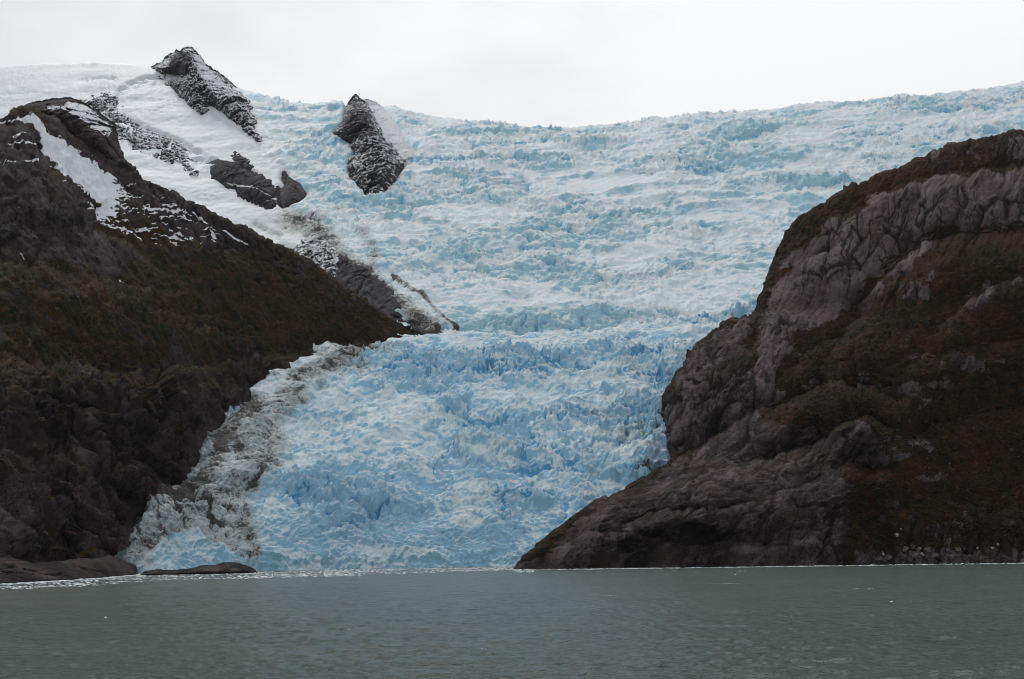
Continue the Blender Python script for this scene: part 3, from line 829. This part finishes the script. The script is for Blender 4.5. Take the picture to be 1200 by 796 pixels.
# ------------------------------------------------------------------ rocks standing out of the ice
def outcrop(name, outline, D_top_slope, bulge, width, thick, label, cat, mat, snow_amt=0.2, step=0.9, seed=1, pale=.2, dfun=DG, jag=1.6, cap=None, kind=None, streak=(.3, .3, .8), amp=1.0, snowpoly=None, moss=-.6, embed=12.0, Lj=60.0, extra=None, ridges=(), grow=4.0, ragged=True, tilt=0.0, ks=2.4):
    o = np.array(outline, float)
    x0, y0 = o.min(0) - 8; x1, y1 = o.max(0) + 8
    nx, ny = int((x1 - x0) / step), int((y1 - y0) / step)
    gx, gy = np.meshgrid(np.linspace(x0, x1, nx), np.linspace(y1, y0, ny))
    x, y = gx.ravel(), gy.ravel()
    D = dfun(x, y)
    n_im = fbm(np.stack([x, y, x * 0 + seed * 9.1], 1), 14, 4, .65, seed=seed)
    sd = sd_poly(outline, x, y) + n_im * jag * 2
    sky = np.interp(x, SKY_X, SKY_Y)
    if ragged:
        sd = sd + grow * sstep(0, 8, y - sky - 2)
    keep = sd > -2.2
    s = np.maximum(sd, 0)
    body = 1 - np.exp(-s / width)
    D1 = D + (embed + 14 * sstep(0, 8, y - sky - 2) if ragged else embed) - bulge * body
    if tilt:
        yb = o[:, 1].max(); xb = o[np.argmax(o[:, 1]), 0]
        Db = float(dfun(np.array([xb]), np.array([yb]))[0])
        D1 = D1 - np.clip(D - (Db + ks * (yb - y)), 0, 400) * tilt * (1 - np.exp(-s / (width * 1.1)))
    rdg = 0
    for line, A_, w_ in ridges:
        d_, _ = sd_line(line, x + n_im * 2.5, y + n_im * 2.5)
        rdg = rdg + A_ * np.exp(-d_ / w_) * body
    D1 = D1 - rdg
    if cap is not None:                       # a steep face above the surrounding ice
        xc, yc, Dc, kx, ky = cap
        D1 = np.minimum(D1, Dc + kx * (x - xc) + ky * (yc - y) + (1 - body) * 90 - rdg)
    Pf = W(x, y, D1)
    hh, tone, joint = rock_disp(Pf * np.array([1, .3, 1]), 300 + seed, streak, (16, 20, 9, 4.5, 0.0), Lj, .3, 14.0, .35, .3); hh = hh * amp * ((.35 + .65 * body) if ragged else body)
    rd = Pf - CPOS; rd /= np.linalg.norm(rd, axis=1, keepdims=True)
    Pf = Pf - rd * hh[:, None] + np.array([0, 0, 1.0]) * (hh * .25)[:, None]
    Pb = W(x, y, D1 + thick * (1 - np.exp(-s / (width * 1.4))) + 2 + bulge * .3 * body)
    nv = len(x)
    F = grid_faces(ny, nx, keep)
    Fb = F[:, ::-1] + nv
    V = np.concatenate([Pf, Pb]); F = np.concatenate([F, Fb])
    # sew the rim
    e = {}
    Fk = F[: len(F) // 2]
    ed = np.concatenate([Fk[:, [0, 1]], Fk[:, [1, 2]], Fk[:, [2, 3]], Fk[:, [3, 0]]])
    key = ed.min(1).astype(np.int64) * 10**7 + ed.max(1)
    u, idx, ct = np.unique(key, return_index=True, return_counts=True)
    be = ed[idx[ct == 1]]
    rim = np.stack([be[:, 1], be[:, 0], be[:, 0] + nv, be[:, 1] + nv], 1)
    F = np.concatenate([F, rim])
    used = np.unique(F); mp = np.full(len(V), -1); mp[used] = np.arange(len(used))
    V = V[used]; F = mp[F]
    sn = np.full(2 * nv, snow_amt)
    if snowpoly:
        for sp, a_ in snowpoly:
            k_ = sstep(-3, 4, sd_poly(sp, x, y) + n_im * 3)
            sn[:nv] = sn[:nv] * (1 - k_) + a_ * k_
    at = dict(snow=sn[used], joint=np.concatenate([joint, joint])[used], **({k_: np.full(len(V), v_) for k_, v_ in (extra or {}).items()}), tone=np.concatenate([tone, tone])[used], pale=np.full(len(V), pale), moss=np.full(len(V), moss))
    c = V[:, :].mean(0); c[2] = V[:, 2].min()
    ob = mesh_obj(name, V, F, mat, True, at)
    return tag(ob, label, cat, kind=kind)

peak_o = [(178, 80), (190, 73), (199, 66), (207, 59.5), (211, 62), (214, 58), (220, 56.5), (226, 57), (232, 64), (240, 76), (246, 80), (255, 85), (262, 90), (272, 100),
          (283, 108), (295, 124), (298, 136), (304, 152), (307, 166), (300, 167), (290, 156), (274, 140), (260, 130), (245, 122), (244, 128), (236, 133), (226, 127), (215, 115), (203, 103), (199, 96), (205, 89), (190, 87)]
outcrop("rock_peak", peak_o, 0, 34, 11, 220, tilt=.5, label="dark pointed rock peak dusted with snow, highest point on the left skyline", cat="mountain peak", mat=MAT_ROCK_P,
        snow_amt=0.54, seed=2, step=0.6, pale=.25, streak=(.5, -.2, .6), amp=1.3, ridges=(([(223, 55), (222, 66), (227, 79), (236, 92), (246, 108), (262, 122), (285, 148), (304, 166)], 60, 10), ([(206, 60), (208, 75), (200, 90)], 30, 5), ([(246, 82), (262, 104), (280, 125)], 30, 5), ([(215, 85), (225, 110), (236, 130)], 35, 6)),
        snowpoly=[([(226, 57), (232, 64), (246, 84), (268, 104), (250, 105), (240, 90), (230, 75)], .85), ([(195, 70), (200, 74), (188, 86), (182, 82)], .75),
                  ([(205, 62), (224, 60), (222, 75), (215, 90), (195, 86), (198, 80)], .22), ([(250, 100), (300, 150), (307, 166), (240, 110)], .58)])
outcrop("nunatak", nun_o, 0, 34, 10, 150, label="isolated steep black rock streaked with snow rising out of the ice right of the peak", cat="rock outcrop", mat=MAT_ROCK_P, tilt=.6,
        snow_amt=0.48, seed=3, step=0.55, pale=.2, streak=(.6, -.1, .5), amp=1.2,
        ridges=(([(417, 110), (428, 126), (436, 146), (442, 155), (448, 168), (452, 195), (440, 226)], 70, 9), ([(410, 130), (405, 150), (396, 160)], 25, 5), ([(436, 150), (425, 170), (414, 190)], 30, 5)),
        snowpoly=[([(417, 112), (430, 128), (442, 155), (425, 160), (396, 158), (408, 130)], .30), ([(411, 185), (450, 170), (462, 190), (440, 212), (420, 205)], .52)])
outcrop("snowy_shoulder", [(428, 117), (437, 121), (446, 126), (456, 134), (462, 142), (470, 155), (478, 168), (484, 178), (480, 190), (470, 192), (462, 176), (450, 164), (441, 150), (436, 140), (431, 128)],
        0, 30, 12, 120, "white snow shoulder speckled with rock, against the right side of the black outcrop", "snow ridge", MAT_ROCK_P, snow_amt=1.05, seed=4, step=.7, amp=.5)
outcrop("rock_band", [(246, 196), (256, 189), (268, 190), (281, 194), (292, 203), (306, 206), (318, 212), (328, 224), (328, 257), (322, 257), (308, 248), (298, 241), (282, 233), (268, 224), (259, 215), (249, 209)],
        0, 40, 8, 60, "long smooth black rock band below the snow slope, left of the icefall", "rock outcrop", MAT_ROCK_P, tilt=.4, snow_amt=-.22, seed=5, step=.6,
        snowpoly=[([(262, 213), (290, 216), (318, 228), (326, 232), (324, 238), (300, 222), (270, 219)], .75), ([(312, 228), (325, 247), (320, 246), (308, 232)], .6)], pale=-.15, amp=.6)
outcrop("rock_outcrop", [(271, 183), (276, 180), (284, 184), (296, 193), (299, 201), (292, 202), (282, 197), (274, 191)], 0, 40, 5, 50,
        "small dark rock knob just above the long black rock band", "rock outcrop", MAT_ROCK_P, snow_amt=.1, seed=6, step=.6, amp=.6)
outcrop("rock_step", [(333, 203), (339, 212), (350, 217), (357, 226), (350, 234), (341, 239), (332, 243), (328, 236), (329, 222), (338, 218), (332, 209)], 0, 40, 5, 50,
        "dark rock step with a hooked top at the right end of the black band", "rock outcrop", MAT_ROCK_P, snow_amt=-.05, seed=7, step=.6, amp=.6)
outcrop("rock_rib", [(76, 121), (95, 117), (112, 113), (118, 109), (128, 109), (136, 114), (143, 124), (150, 134), (160, 148), (172, 156), (190, 162), (205, 168), (211, 172), (222, 186), (232, 200), (234, 208), (226, 207),
                     (210, 198), (192, 192), (178, 186), (165, 184), (152, 177), (140, 170), (130, 160), (115, 148), (95, 138), (80, 130)], 0, 44, 9, 70,
        "jagged black and white rock rib running down right below the far snow dome", "rock ridge", MAT_ROCK_P, snow_amt=.50, seed=8, step=.6, amp=1.0, streak=(.6, -.1, -.6))
outcrop("rock_wedge", [(20, 133), (34, 127), (55, 122), (75, 120), (85, 121), (100, 128), (118, 140), (130, 150), (133, 165), (140, 188), (140, 194), (125, 190), (108, 180), (92, 172), (75, 160), (62, 147), (48, 137), (36, 132), (24, 140)],
        0, 34, 9, 70, "dark wedge of rock beside the long snow strip on the left ridge", "rock outcrop", MAT_ROCK_L, snow_amt=-.25, seed=9, step=.6, amp=.6,
        cap=(60, 122, 1930, 1.1, 1.2), snowpoly=[([(50, 124), (66, 123), (88, 125), (75, 131), (55, 131)], .5), ([(78, 118), (100, 122), (132, 148), (130, 165), (112, 156), (90, 140), (74, 130)], .62), ([(95, 165), (120, 183), (138, 192), (138, 195), (112, 186)], .7)])
outcrop("rubble_spur", [(348, 285), (365, 272), (385, 280), (398, 294), (412, 303), (430, 312), (444, 322), (455, 338), (468, 352), (476, 366), (492, 376), (506, 389), (502, 397), (480, 405), (456, 408), (425, 385), (396, 360), (372, 335), (350, 315), (340, 298)],
        0, 80, 7, 60, "grey rubbly rock spur tapering between the left mountainside and the upper ice", "rock spur", MAT_ROCK_P, snow_amt=.12, seed=10, step=.7, amp=.55, pale=.0,
        snowpoly=[([(340, 285), (370, 270), (400, 295), (392, 325), (350, 312)], .50), ([(404, 296), (430, 308), (470, 350), (512, 388), (505, 408), (440, 410), (396, 350)], -.12)])
print("outcrops", time.time() - T0)

# ------------------------------------------------------------------ water
def water_mat():
    M = NT("fjord_water")
    cd = M.n("ShaderNodeCameraData")
    n1 = M.noise(0.30, 5, 0.62, sc3=(0.42, 1.0, 1))
    n2 = M.noise(0.02, 4, 0.55, sc3=(0.4, 1.0, 1))
    n3 = M.noise(1.3, 4, 0.65, sc3=(0.4, 1.0, 1))
    col = M.mix(M.rng(n2, 0.3, 0.7), (0.044, 0.068, 0.056), (0.060, 0.082, 0.068))
    M.bump(M.math('ADD', M.math('MULTIPLY', n1, 1.0), M.math('MULTIPLY', n3, 0.25)), 1.0, 3.8)
    M.b.inputs['IOR'].default_value = 1.33
    return M.fin(col, 0.20, 0.5)
MAT_WATER = water_mat()
nr, nc = 420, 760
Dr = 60 * (1700 / 60) ** (np.linspace(0, 1, nr))
th = np.linspace(-0.62, 0.62, nc)
DD, TT = np.meshgrid(Dr, th, indexing='ij')
X = DD * TT; Y = DD
Q = np.stack([X.ravel() * 0.45, Y.ravel(), np.zeros(X.size)], 1)
fade = lambda L: np.clip(L / (np.gradient(Dr)[:, None] * 1.6 + 0 * TT), 0, 1).ravel()
z = 0.35 * fbm(Q, 9.0, 2, seed=400) * fade(9) + 0.38 * fbm(Q, 3.6, 2, seed=401, ridged=True) * fade(3.6) + 0.38 * fbm(Q, 1.6, 2, seed=402, ridged=True) * fade(1.6)
V = np.stack([X.ravel(), Y.ravel(), z], 1)
F = grid_faces(nr, nc)
k = len(V)
big = np.array([(-14000, -3000, -0.8), (14000, -3000, -0.8), (14000, 16000, -0.8), (-14000, 16000, -0.8)], float)
V = np.concatenate([V, big]); F = np.concatenate([F, [[k, k+1, k+2, k+3]]])
tag(mesh_obj("water", V, F, MAT_WATER), "grey green choppy fjord water", kind='structure')

print("done", time.time() - T0)

# ------------------------------------------------------------------ shore rocks, brash ice, boulders, shrubs
def wline(x):
    """height in the view of the water's edge along the shores"""
    return np.interp(x, [-100, 0, 60, 120, 160, 300, 450, 600, 605, 1200, 1400], [686.5, 683.5, 680, 676.2, 672.5, 669.3, 666.3, 664.2, 667.6, 659.6, 657])
def shore_fun(back, ahead=0.0):
    def f(x, y):
        w = wline(x)
        D = shore_D(x, w + ahead)
        return D + np.maximum(w - y, 0) * back
    return f
outcrop("shore_ledge", [(-60, 652), (0, 654), (22, 658), (40, 662), (60, 660), (90, 657), (118, 656), (128, 652), (146, 660), (158, 664), (160, 672), (162, 677), (120, 679), (60, 684), (0, 688), (-60, 690)],
        0, 14, 7, 30, "low brown water-worn rock ledge along the left shore", "rock ledge", MAT_ROCK_R, snow_amt=-2, seed=21, step=.6, dfun=shore_fun(3.0, 1.2),
        pale=-.5, amp=.26, Lj=13, streak=(.95, .1, -.15), jag=1.0, embed=0, ragged=False)
outcrop("shore_ledge", [(164, 676), (170, 671), (186, 669), (204, 670), (222, 668.5), (238, 664), (252, 664), (262, 661), (276, 661), (288, 664), (298, 669), (300, 673), (240, 675)],
        0, 8, 4, 16, "thin dark rock shelf at the water below the left end of the ice front", "rock ledge", MAT_ROCK_R, snow_amt=-2, seed=22, step=.5, dfun=shore_fun(2.2, 2.2),
        pale=-.45, amp=.10, Lj=12, streak=(.95, .1, -.15), jag=.6, embed=0, ragged=False)

IX = dict(fracture=.55, deep=.25, dirt=.03)
def front_fun(back, near):
    return lambda x, y: shore_D(x, np.interp(x, [100, 160, 300], [671.8, 671.2, 668.6])) - near + np.maximum(668 - y, 0) * back
for outl, lab, sd_ in (([(176, 668), (178, 658), (184, 648), (193, 641), (205, 634), (214, 635), (222, 631), (231, 634), (238, 645), (241, 656), (240, 668)], "rounded clean blue ice buttress standing in front of the dirty ice", 31),
                       ([(242, 666), (247, 655), (252, 646), (256, 650), (260, 658), (262, 667)], "left of two small pointed blue ice pinnacles at the ice foot", 32),
                       ([(257, 667), (259, 655), (263, 647), (269, 655), (274, 662), (277, 667)], "right of two small pointed blue ice pinnacles at the ice foot", 33)):
    o_ = outcrop("ice_pinnacle", outl, 0, 12, 5, 25, lab, None, MAT_ICE_LOW, snow_amt=0, seed=sd_, step=.5, dfun=front_fun(1.1, 14), amp=.22, Lj=16, streak=(.15, .2, 1), jag=.5, embed=0, extra=IX, ragged=False)
    o_.parent = glacier
rng = np.random.RandomState(12)
_oct = np.array([(1, 0, 0), (-1, 0, 0), (0, 1, 0), (0, -1, 0), (0, 0, 1), (0, 0, -1)], float)
_octf = np.array([(0, 2, 4), (2, 1, 4), (1, 3, 4), (3, 0, 4), (2, 0, 5), (1, 2, 5), (3, 1, 5), (0, 3, 5)])
def clumps(c, sx, sz, jit=.35):
    """many small irregular eight-sided lumps in one mesh"""
    n = len(c)
    V = _oct[None] * np.stack([sx, sx * rng.uniform(.6, 1.1, n), sz], 1)[:, None] * (1 + rng.uniform(-jit, jit, (n, 6, 1)))
    V = V + rng.uniform(-.18, .18, (n, 6, 3)) * sx[:, None, None]
    a = rng.uniform(0, 6.28, n); ca, sa = np.cos(a)[:, None], np.sin(a)[:, None]
    V = np.stack([V[..., 0] * ca - V[..., 1] * sa, V[..., 0] * sa + V[..., 1] * ca, V[..., 2]], -1) + c[:, None]
    F = _octf[None] + (np.arange(n) * 6)[:, None, None]
    return V.reshape(-1, 3), F.reshape(-1, 3)

MI = NT("brash"); MAT_BRASH = MI.fin(MI.mix(MI.rng(MI.noise(0.25, 4, .7), .38, .62), (0.60, 0.65, 0.66), (0.22, 0.29, 0.31)), .5, .3)
pts = []; sz = []
def brash(x0, x1, n, w0, w1, s0, s1, pw=1.6):
    x = rng.uniform(x0, x1, n)
    t = rng.uniform(0, 1, n) ** pw
    y = wline(x) + 0.4 + t * np.interp(x, [x0, x1], [w0, w1])
    D = shore_D(x, y)
    p = W(x, y, D); p[:, 2] = 0.05
    keep = fbm(p * np.array([.35, 1, 1]), 26, 3, seed=500) + rng.uniform(-.25, .45, n) - t * .25 > -.05
    pts.append(p[keep]); sz.append(rng.uniform(s0, s1, n)[keep])
brash(-60, 170, 2400, 10, 9, .5, 1.5, 1.0); brash(-60, 170, 2600, 2.6, 2.0, .8, 2.0, 1.0)
brash(160, 420, 3200, 9, 8, .6, 1.7, 1.0); brash(160, 300, 500, 2, 1.5, .8, 1.8)
brash(380, 625, 2800, 8.5, 3.2, .6, 1.9, 1.2); brash(600, 1280, 2600, .9, .9, .7, 1.7, 1.0); brash(300, 900, 260, 14, 10, .3, .8, 1.0)
c = np.concatenate(pts); sx = np.concatenate(sz)
sx = sx * .8 * rng.uniform(.5, 1.25, len(sx))
V, F = clumps(c, sx * 1.25, sx * .4)
tag(mesh_obj("brash_ice", V, F, MAT_BRASH, False), "band of small broken white ice floating along the shores", kind='stuff')

# rounded boulders along the right shore
def boulder_mesh(seed):
    n, mth = 10, 14
    u = np.linspace(0, math.pi, n); v = np.linspace(0, 2 * math.pi, mth, endpoint=False)
    uu, vv = np.meshgrid(u, v, indexing='ij')
    P_ = np.stack([np.sin(uu) * np.cos(vv), np.sin(uu) * np.sin(vv), np.cos(uu)], -1).reshape(-1, 3)
    f1 = voro(P_[:, 0] * 1.3 + P_[:, 2], P_[:, 1] * 1.3 - P_[:, 2] * .6, seed)[0]
    P_ = P_ * (0.85 + .55 * fbm(P_, .8, 3, seed=seed) - .30 * f1)[:, None] * np.array([1.2, .9, .8])
    i = np.arange(n * mth).reshape(n, mth); j = np.roll(i, -1, 1)
    return P_, np.stack([i[:-1], i[1:], j[1:], j[:-1]], -1).reshape(-1, 4)
MB_ = NT("boulder_rock")
bn = MB_.noise(0.35, 6, 0.7)
MAT_BOULDER = MB_.fin(MB_.mix(MB_.rng(bn, .35, .68), (0.028, 0.022, 0.022), (0.15, 0.13, 0.125)), .8, .2); 
MP_ = NT("pale_rock"); MAT_PALE = MP_.fin(MP_.mix(MP_.rng(MP_.noise(0.8, 5, .7), .35, .65), (0.15, 0.14, 0.13), (0.36, 0.35, 0.33)), .8, .2)
protos = []
for k in range(5):
    P_, F_ = boulder_mesh(600 + k)
    protos.append((P_, F_))
RIGHT_V = np.empty(len(right_m.data.vertices) * 3, np.float32); right_m.data.vertices.foreach_get("co", RIGHT_V); RIGHT_V = RIGHT_V.reshape(-1, 3)
rx_, ry_ = IMG(RIGHT_V.astype(float))
LEFT_V = np.empty(len(left_m.data.vertices) * 3, np.float32); left_m.data.vertices.foreach_get("co", LEFT_V); LEFT_V = LEFT_V.reshape(-1, 3)
def on_right(x, y):
    d = (rx_ - x) ** 2 + (ry_ - y) ** 2 + (RIGHT_V[:, 1] > 1760) * 1e6
    return RIGHT_V[np.argmin(d)].astype(float)
made = {}
def boulder(x, y, r, label, mat=None, k=None, group=None, tall=1.0):
    k = rng.randint(5) if k is None else k
    p = on_right(x, y)
    key = (k, mat)
    if key not in made:
        o = mesh_obj("boulder", protos[k][0], protos[k][1], mat or MAT_BOULDER, False); made[key] = o.data
    else:
        o = bpy.data.objects.new("boulder", made[key]); COL.objects.link(o)
    o.location = (p[0], p[1] - r * .3, p[2] + r * .1)
    o.scale = (r, r, r * tall); o.rotation_euler = (rng.uniform(-.3, .3), rng.uniform(-.3, .3), rng.uniform(0, 6.28))
    tag(o, label, "boulder", group)
G = "grey brown boulders along the right shore"
ORD = "first second third fourth fifth sixth seventh eighth ninth tenth eleventh twelfth thirteenth fourteenth".split()
for q, (x, y, r) in enumerate(((1030, 655, 3.5), (1041, 654, 4), (1056, 652, 5), (1066, 656, 3.5), (1074, 651, 5.5), (1084, 653, 4), (1094, 652, 5), (1105, 655, 3.5), (1116, 653, 5), (1128, 654, 5), (1138, 656, 6), (1150, 656, 4.5), (1178, 655, 5), (1188, 656, 4))):
    boulder(x, y, r, "%s boulder from the left in the row at the right shore's waterline" % ORD[q], group=G)
for q, (x, y, r) in enumerate(((1060, 644, 4.5), (1068, 641, 4), (1076, 644, 3.5), (1087, 645, 4.5), (1109, 645, 4), (1122, 645, 4))):
    boulder(x, y, r, "%s boulder from the left in the upper row of the right shore's pile" % ORD[q], group=G)
boulder(1051, 627, 1.7, "tall narrow white rock standing alone on the dark slope above the right shore", MAT_PALE, 1, tall=2.2)
boulder(1055, 620, 1.5, "tiny pale rock just above the tall narrow white rock on the right slope", MAT_PALE, 2)
boulder(1034, 649, 1.7, "small upright pale rock left of the boulder pile, near the water", MAT_PALE, 3, tall=1.8)
boulder(1162, 643, 2.2, "light grey boulder, left one of the bright pair right of the boulder pile", MAT_PALE, 4)
boulder(1169, 639, 2.2, "light grey boulder, right one of the bright pair right of the boulder pile", MAT_PALE, 0)
boulder(1146, 643, 2.0, "light boulder on the heath just left of the bright pair", MAT_PALE, 2)
boulder(1080, 650, 2.8, "single pale grey boulder amid the darker boulder pile by the shore", MAT_PALE, 1)

# low wind-clipped scrub on the slopes
def scrub(VV, moss, cond, n, s0, s1, label, mat):
    ok = np.where(cond)[0]
    i = rng.choice(ok, n); 
    c = VV[i].astype(float) + rng.normal(0, .8, (n, 3)); s_ = rng.uniform(s0, s1, n)
    c[:, 2] += s_ * .3
    V, F = clumps(c, s_, s_ * .8, .5)
    tag(mesh_obj("shrubbery", V, F, mat, False), label, kind='stuff')
MS_ = NT("scrub_leaves")
MAT_SCRUB = MS_.fin(MS_.mix(MS_.rng(MS_.noise(0.11, 4, .8), .35, .65), (0.009, 0.010, 0.005), (0.026, 0.022, 0.010)), .8, .15)
am = np.empty(len(RIGHT_V), np.float32); right_m.data.attributes['moss'].data.foreach_get("value", am)
patch = fbm(RIGHT_V.astype(float), 60, 4, .6, seed=700)
scrub(RIGHT_V, am, (am > .6) & (rx_ > 830) & (RIGHT_V[:, 1] < 1650) & (ry_ + patch * 260 > 400) & (patch > -.15) & (RIGHT_V[:, 2] > 6), 20000, .6, 1.7, "dark low scrub covering the lower right slope", MAT_SCRUB)
lm = np.empty(len(LEFT_V), np.float32); left_m.data.attributes['moss'].data.foreach_get("value", lm)
lx_, ly_ = IMG(LEFT_V.astype(float))
patch = fbm(LEFT_V.astype(float), 60, 4, .6, seed=710)
scrub(LEFT_V, lm, (lm > .15) & (ly_ + patch * 150 > 320) & (patch > -.05) & (LEFT_V[:, 2] > 6), 16000, .6, 1.6, "dark low scrub covering the middle left slope", MAT_SCRUB)
print("all", time.time() - T0)

# small ice fragments and whitecaps out on the water
def water_pt(x, y, z=0.1):
    x = np.array(float(x)); y = np.array(float(y))
    return W(x, y, shore_D(x, y, z))
for x, y, r, lab in ((350, 724, .7, "small white ice fragment, left of a close pair left of centre on the water"), (364, 723, .6, "small white ice fragment, right of a close pair left of centre on the water"),
                     (417, 719, .6, "lone white ice fragment floating in front of the middle of the ice cliff"), (590, 727, .7, "white ice fragment nearest the centre of the open water"),
                     (702, 721, .5, "tiny ice fragment on the water just right of centre"), (853, 756, .45, "ice fragment low on the right half of the water, nearest the viewer there"),
                     (1045, 706, .8, "white ice fragment below the boulder pile of the right shore"), (124, 724, .6, "tiny ice fragment near the left edge of the water")):
    c_ = water_pt(x, y)
    k_ = rng.randint(5)
    o_ = mesh_obj("ice_fragment", protos[k_][0] * r, protos[k_][1], MAT_BRASH, False); o_.location = c_; o_.scale = (1.3, .9, .6)
    o_.rotation_euler = (0, 0, rng.uniform(0, 6.28))
    tag(o_, lab, "ice fragment", "ice fragments out on the water")
pc = []
for x, y, n, l in ((355, 725, 26, 2.6), (243, 789, 40, 1.6), (263, 767, 14, .8), (375, 768, 18, 1.2), (850, 684, 30, 6), (1112, 747, 14, 1.0), (1067, 705, 10, 1.6), (1165, 675, 10, 3), (407, 738, 12, 1.0), (713, 698, 12, 2),
                   (27, 728, 8, 1), (960, 775, 18, .8), (560, 760, 14, .8), (620, 700, 10, 2), (730, 785, 18, .7), (150, 708, 10, 2), (480, 700, 12, 2.5), (930, 722, 10, 1.5), (1010, 690, 12, 3)):
    c_ = water_pt(x, y, .25)
    p = c_ + rng.normal(0, 1, (n, 3)) * np.array([l, .25, .02]); pc.append(p)
pc = np.concatenate(pc)
V, F = clumps(pc, rng.uniform(.06, .16, len(pc)) * (pc[:, 1] / 150) ** .6, np.full(len(pc), .05))
MW = NT("foam"); tag(mesh_obj("whitecap_foam", V, F, MW.fin((0.42, 0.45, 0.44), .7, .2), False), "scattered small whitecaps and foam flecks on the water", kind='stuff')

# ------------------------------------------------------------------ thin sea haze
hm = bpy.data.materials.new("haze"); hm.use_nodes = True
ht = hm.node_tree; ht.nodes.clear()
ho = ht.nodes.new("ShaderNodeOutputMaterial"); hv = ht.nodes.new("ShaderNodeVolumePrincipled")
hv.inputs['Color'].default_value = (0.93, 0.96, 1.0, 1); hv.inputs['Density'].default_value = 0.000006; hv.inputs['Anisotropy'].default_value = 0.2
ht.links.new(hv.outputs[0], ho.inputs['Volume'])
bv = np.array([(x, y, z) for x in (-15000, 15000) for y in (-3500, 16500) for z in (-120, 3000)], float)
bf = np.array([(0, 1, 3, 2), (4, 6, 7, 5), (0, 4, 5, 1), (2, 3, 7, 6), (0, 2, 6, 4), (1, 5, 7, 3)])
tag(mesh_obj("haze", bv, bf, hm, False), "thin pale haze over the fjord", kind='stuff')
